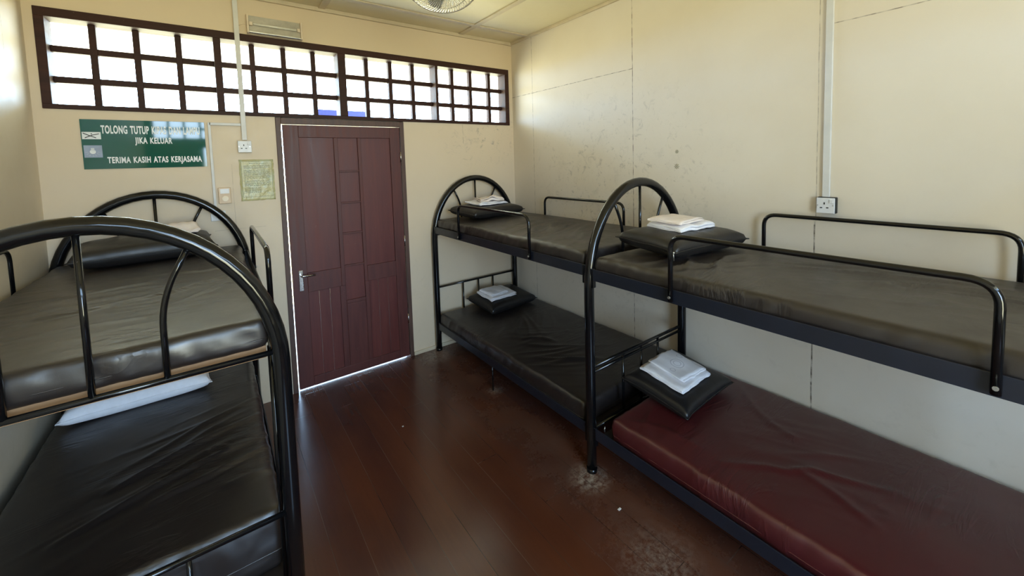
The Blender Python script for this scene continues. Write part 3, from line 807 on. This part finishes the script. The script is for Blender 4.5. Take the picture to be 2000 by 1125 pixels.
def socket(label, loc, rz, dark=False, w=.080, h=.080):
    t = thing('wall_socket', label, 'socket', loc, rz, 'wall sockets')
    obj('back_box', bx(new_bm(), -w/2, w/2, -.030, -.001, -h/2, h/2, .003), M_DARK if dark else M_PLASTIC, t)
    k = .93 if dark else 1.0
    obj('face_plate', bx(new_bm(), -w/2, w/2*k, -.038, -.0302, -h/2, h/2*k, .003), M_PLASTIC, t)
    b = new_bm()
    for (x, z, sx, sz) in ((-.006, .010, .0028, .0055), (-.019, -.012, .0050, .0026), (.007, -.012, .0050, .0026)): bx(b, x-sx, x+sx, -.0388, -.0375, z-sz, z+sz)
    obj('pin_holes', b, M_DARK, t)
    b = bx(new_bm(), .016, .029, -.0425, -.0375, .012, .030, .001)
    obj('rocker_switch', b, M_PLASTIC, t)
    for sx in (-1, 1): obj('screw', disc(new_bm(), (sx*.032-.002, -.0375, 0), (0, -1, 0), .0028, .0012, 10), M_BOLT, t)
    return t
socket('white switched socket under the trunking beside the door', (-2.347, 0, 1.869), 0)
socket('white socket with a black edge on the right wall', (0, -2.690, 1.441), PI/2*-1, True, .080, .082)
M_DIAL = plain('pale_dial', (0.80, 0.66, 0.45), .3)
t = thing('fan_regulator', 'cream wall switch with a round dial beside the door', 'fan switch', (-2.481, 0, 1.538))
obj('back_box', bx(new_bm(), -.035, .035, -.018, -.001, -.055, .055, .003), M_CREAMP, t)
obj('face_sticker', bx(new_bm(), -.024, .026, -.020, -.018, .014, .046, .0005), M_PLASTIC, t)
b = new_bm(); disc(b, (.002, -.017, -.020), (0, -1, 0), .018, .006, 24); disc(b, (.002, -.022, -.020), (0, -1, 0), .012, .012, 24)
obj('dial_knob', b, M_DIAL, t)
t = thing('wall_switch', 'white switch plate partly behind the arch of the left bunk', 'switch', (-2.525, 0, 1.402))
obj('face_plate', bx(new_bm(), -.042, .042, -.012, -.001, -.033, .035, .003), M_PLASTIC, t)
obj('rocker_switch', bx(new_bm(), .0, .014, -.016, -.012, -.010, .014, .001), M_PLASTIC, t)

# unlit lamp above the transom
t = thing('wall_light', 'small unlit box-shaped fluorescent light above the barred transom', 'wall light', (-2.113, 0, 2.712))
obj('light_housing', bx(new_bm(), -.172, .172, -.022, -.001, -.062, .062, .003), M_LAMPB, t)
for sx in (-1, 1):
    x0, x1 = sorted((sx*.172, sx*.160)); obj('end_cap', bx(new_bm(), x0, x1, -.052, -.022, -.062, .062, .004), M_LAMPB, t)
obj('reflector', bx(new_bm(), -.160, .160, -.028, -.0221, -.050, .060, .001), M_DIFF, t)
obj('fluorescent_tube', tube(new_bm(), [(-.135, -.040, .002), (.135, -.040, .002)], .008, 14), M_TUBE, t)
for sx in (-1, 1): obj('lamp_holder', bx(new_bm(), sx*.148-.010, sx*.148+.010, -.050, -.028, -.010, .014, .002), M_LAMPB, t)
obj('metal_edge_strip', bx(new_bm(), -.160, .160, -.054, -.022, -.060, -.051, .002), M_ALU, t)
obj('supply_wire', tube(new_bm(), [(-.172, -.010, .0), (-.19, -.006, .004), (-.205, -.006, -.004), (-.214, -.012, -.014)], .0018, 6), M_LAMPB, t)

# ------------------------------------------------------------------ ceiling fan with a wire cage
FC = Vector((-1.565, -1.535, 2.650))
ft = thing('orbit_fan', 'caged orbit fan hanging from the ceiling', 'fan', FC)
ax = Vector((-.35, -.55, -.76)).normalized()
rot = ax.to_track_quat('Z', 'Y').to_matrix().to_4x4()
def turned(bm): bmesh.ops.transform(bm, matrix=rot, verts=bm.verts[:]); return bm
RF = .205
def dome(sign, dep, nr):
    b = new_bm()
    for k in range(nr):
        a = 2*PI*k/nr; pts = []
        for i in range(9):
            q = i/8; r = .045+(RF-.045)*q; tw = a+.35*(1-q)
            pts.append((r*math.cos(tw), r*math.sin(tw), sign*dep*(1-q**2.4)))
        tube(b, pts, .0014, 5, caps=False)
    for q in (.12, .7): 
        r = .045+(RF-.045)*q
        tube(b, [(r*math.cos(2*PI*i/40), r*math.sin(2*PI*i/40), sign*dep*(1-q**2.4)) for i in range(40)], .0018, 6, closed=True)
    return b
obj('front_guard', turned(dome(1, .085, 84)), M_FAN, ft)
obj('rear_guard', turned(dome(-1, .065, 60)), M_FAN, ft)
obj('guard_rim', turned(tube(new_bm(), [(RF*math.cos(2*PI*i/64), RF*math.sin(2*PI*i/64), 0) for i in range(64)], .0045, 8, closed=True)), M_FAN, ft)
obj('guard_badge', turned(disc(new_bm(), (0, 0, .080), (0, 0, 1), .045, .008, 28)), M_FAN, ft)
for k in range(3):
    b = new_bm(); vs = []
    for i in range(9):
        q = i/8; r = .03+q*.15; wdt = .035+.075*math.sin(PI*min(1, q*.8+.1)); row = []
        for j in range(5):
            s_ = j/4-.5; a = 2*PI*k/3+s_*wdt/r*.9+q*.25; row.append(b.verts.new((r*math.cos(a), r*math.sin(a), .012+s_*.030)))
        vs.append(row)
    for i in range(8):
        for j in range(4): b.faces.new((vs[i][j], vs[i+1][j], vs[i+1][j+1], vs[i][j+1])).smooth = True
    bmesh.ops.solidify(b, geom=b.faces[:], thickness=.002)
    obj('fan_blade', turned(b), M_FANB, ft)
obj('blade_hub', turned(disc(new_bm(), (0, 0, -.01), (0, 0, 1), .032, .045, 24)), M_FANB, ft)
b = turned(tube(new_bm(), [(0, 0, -.16), (0, 0, -.15), (0, 0, -.06), (0, 0, -.045)], .052, 24)); obj('motor_housing', b, M_FANB, ft)
back = rot @ Vector((0, 0, -.12))
top = H-FC.z-.0085
obj('hanging_stem', tube(new_bm(), rounded([back, (back.x, back.y, .2), (back.x, back.y, top)], .03), .011, 10), M_FAN, ft)
obj('ceiling_mount', disc(new_bm(), (back.x, back.y, top-.03), (0, 0, 1), .055, .031, 24), M_FANB, ft)

# ------------------------------------------------------------------ small marks
def flower(y, z, r):
    b = new_bm()
    for k in range(8):
        a = 2*PI*k/8; tube(b, [(-.001, y+math.cos(a)*r*.55, z+math.sin(a)*r*.55), (-.001, y+math.cos(a)*r*1.5, z+math.sin(a)*r*1.5)], r*.13, 6)
    disc(b, (-.0002, y, z), (-1, 0, 0), r*.3, .001, 10)
    return b
tag(obj('flower_doodle', flower(-1.845, 1.646, .012), M_INK), 'small grey flower doodle on the right wall, lower of two', 'wall marking', 'flower doodles on the right wall')
tag(obj('flower_doodle', flower(-1.846, 1.746, .009), M_INK), 'small grey flower doodle on the right wall, upper of two', 'wall marking', 'flower doodles on the right wall')
b = bx(new_bm(), -1.052, -1.034, -2.182, -2.172, 0.0002, .004, .001)
tag(obj('paper_scrap', b, M_CRUMB), 'tiny white scrap on the floor near the right bunk post', 'litter', 'scraps on the floor')
b = bx(new_bm(), -1.646, -1.636, -.902, -.892, 0.0002, .003, .001)
tag(obj('paper_scrap', b, M_CRUMB), 'tiny white crumb on the floorboards in front of the door', 'litter', 'scraps on the floor')
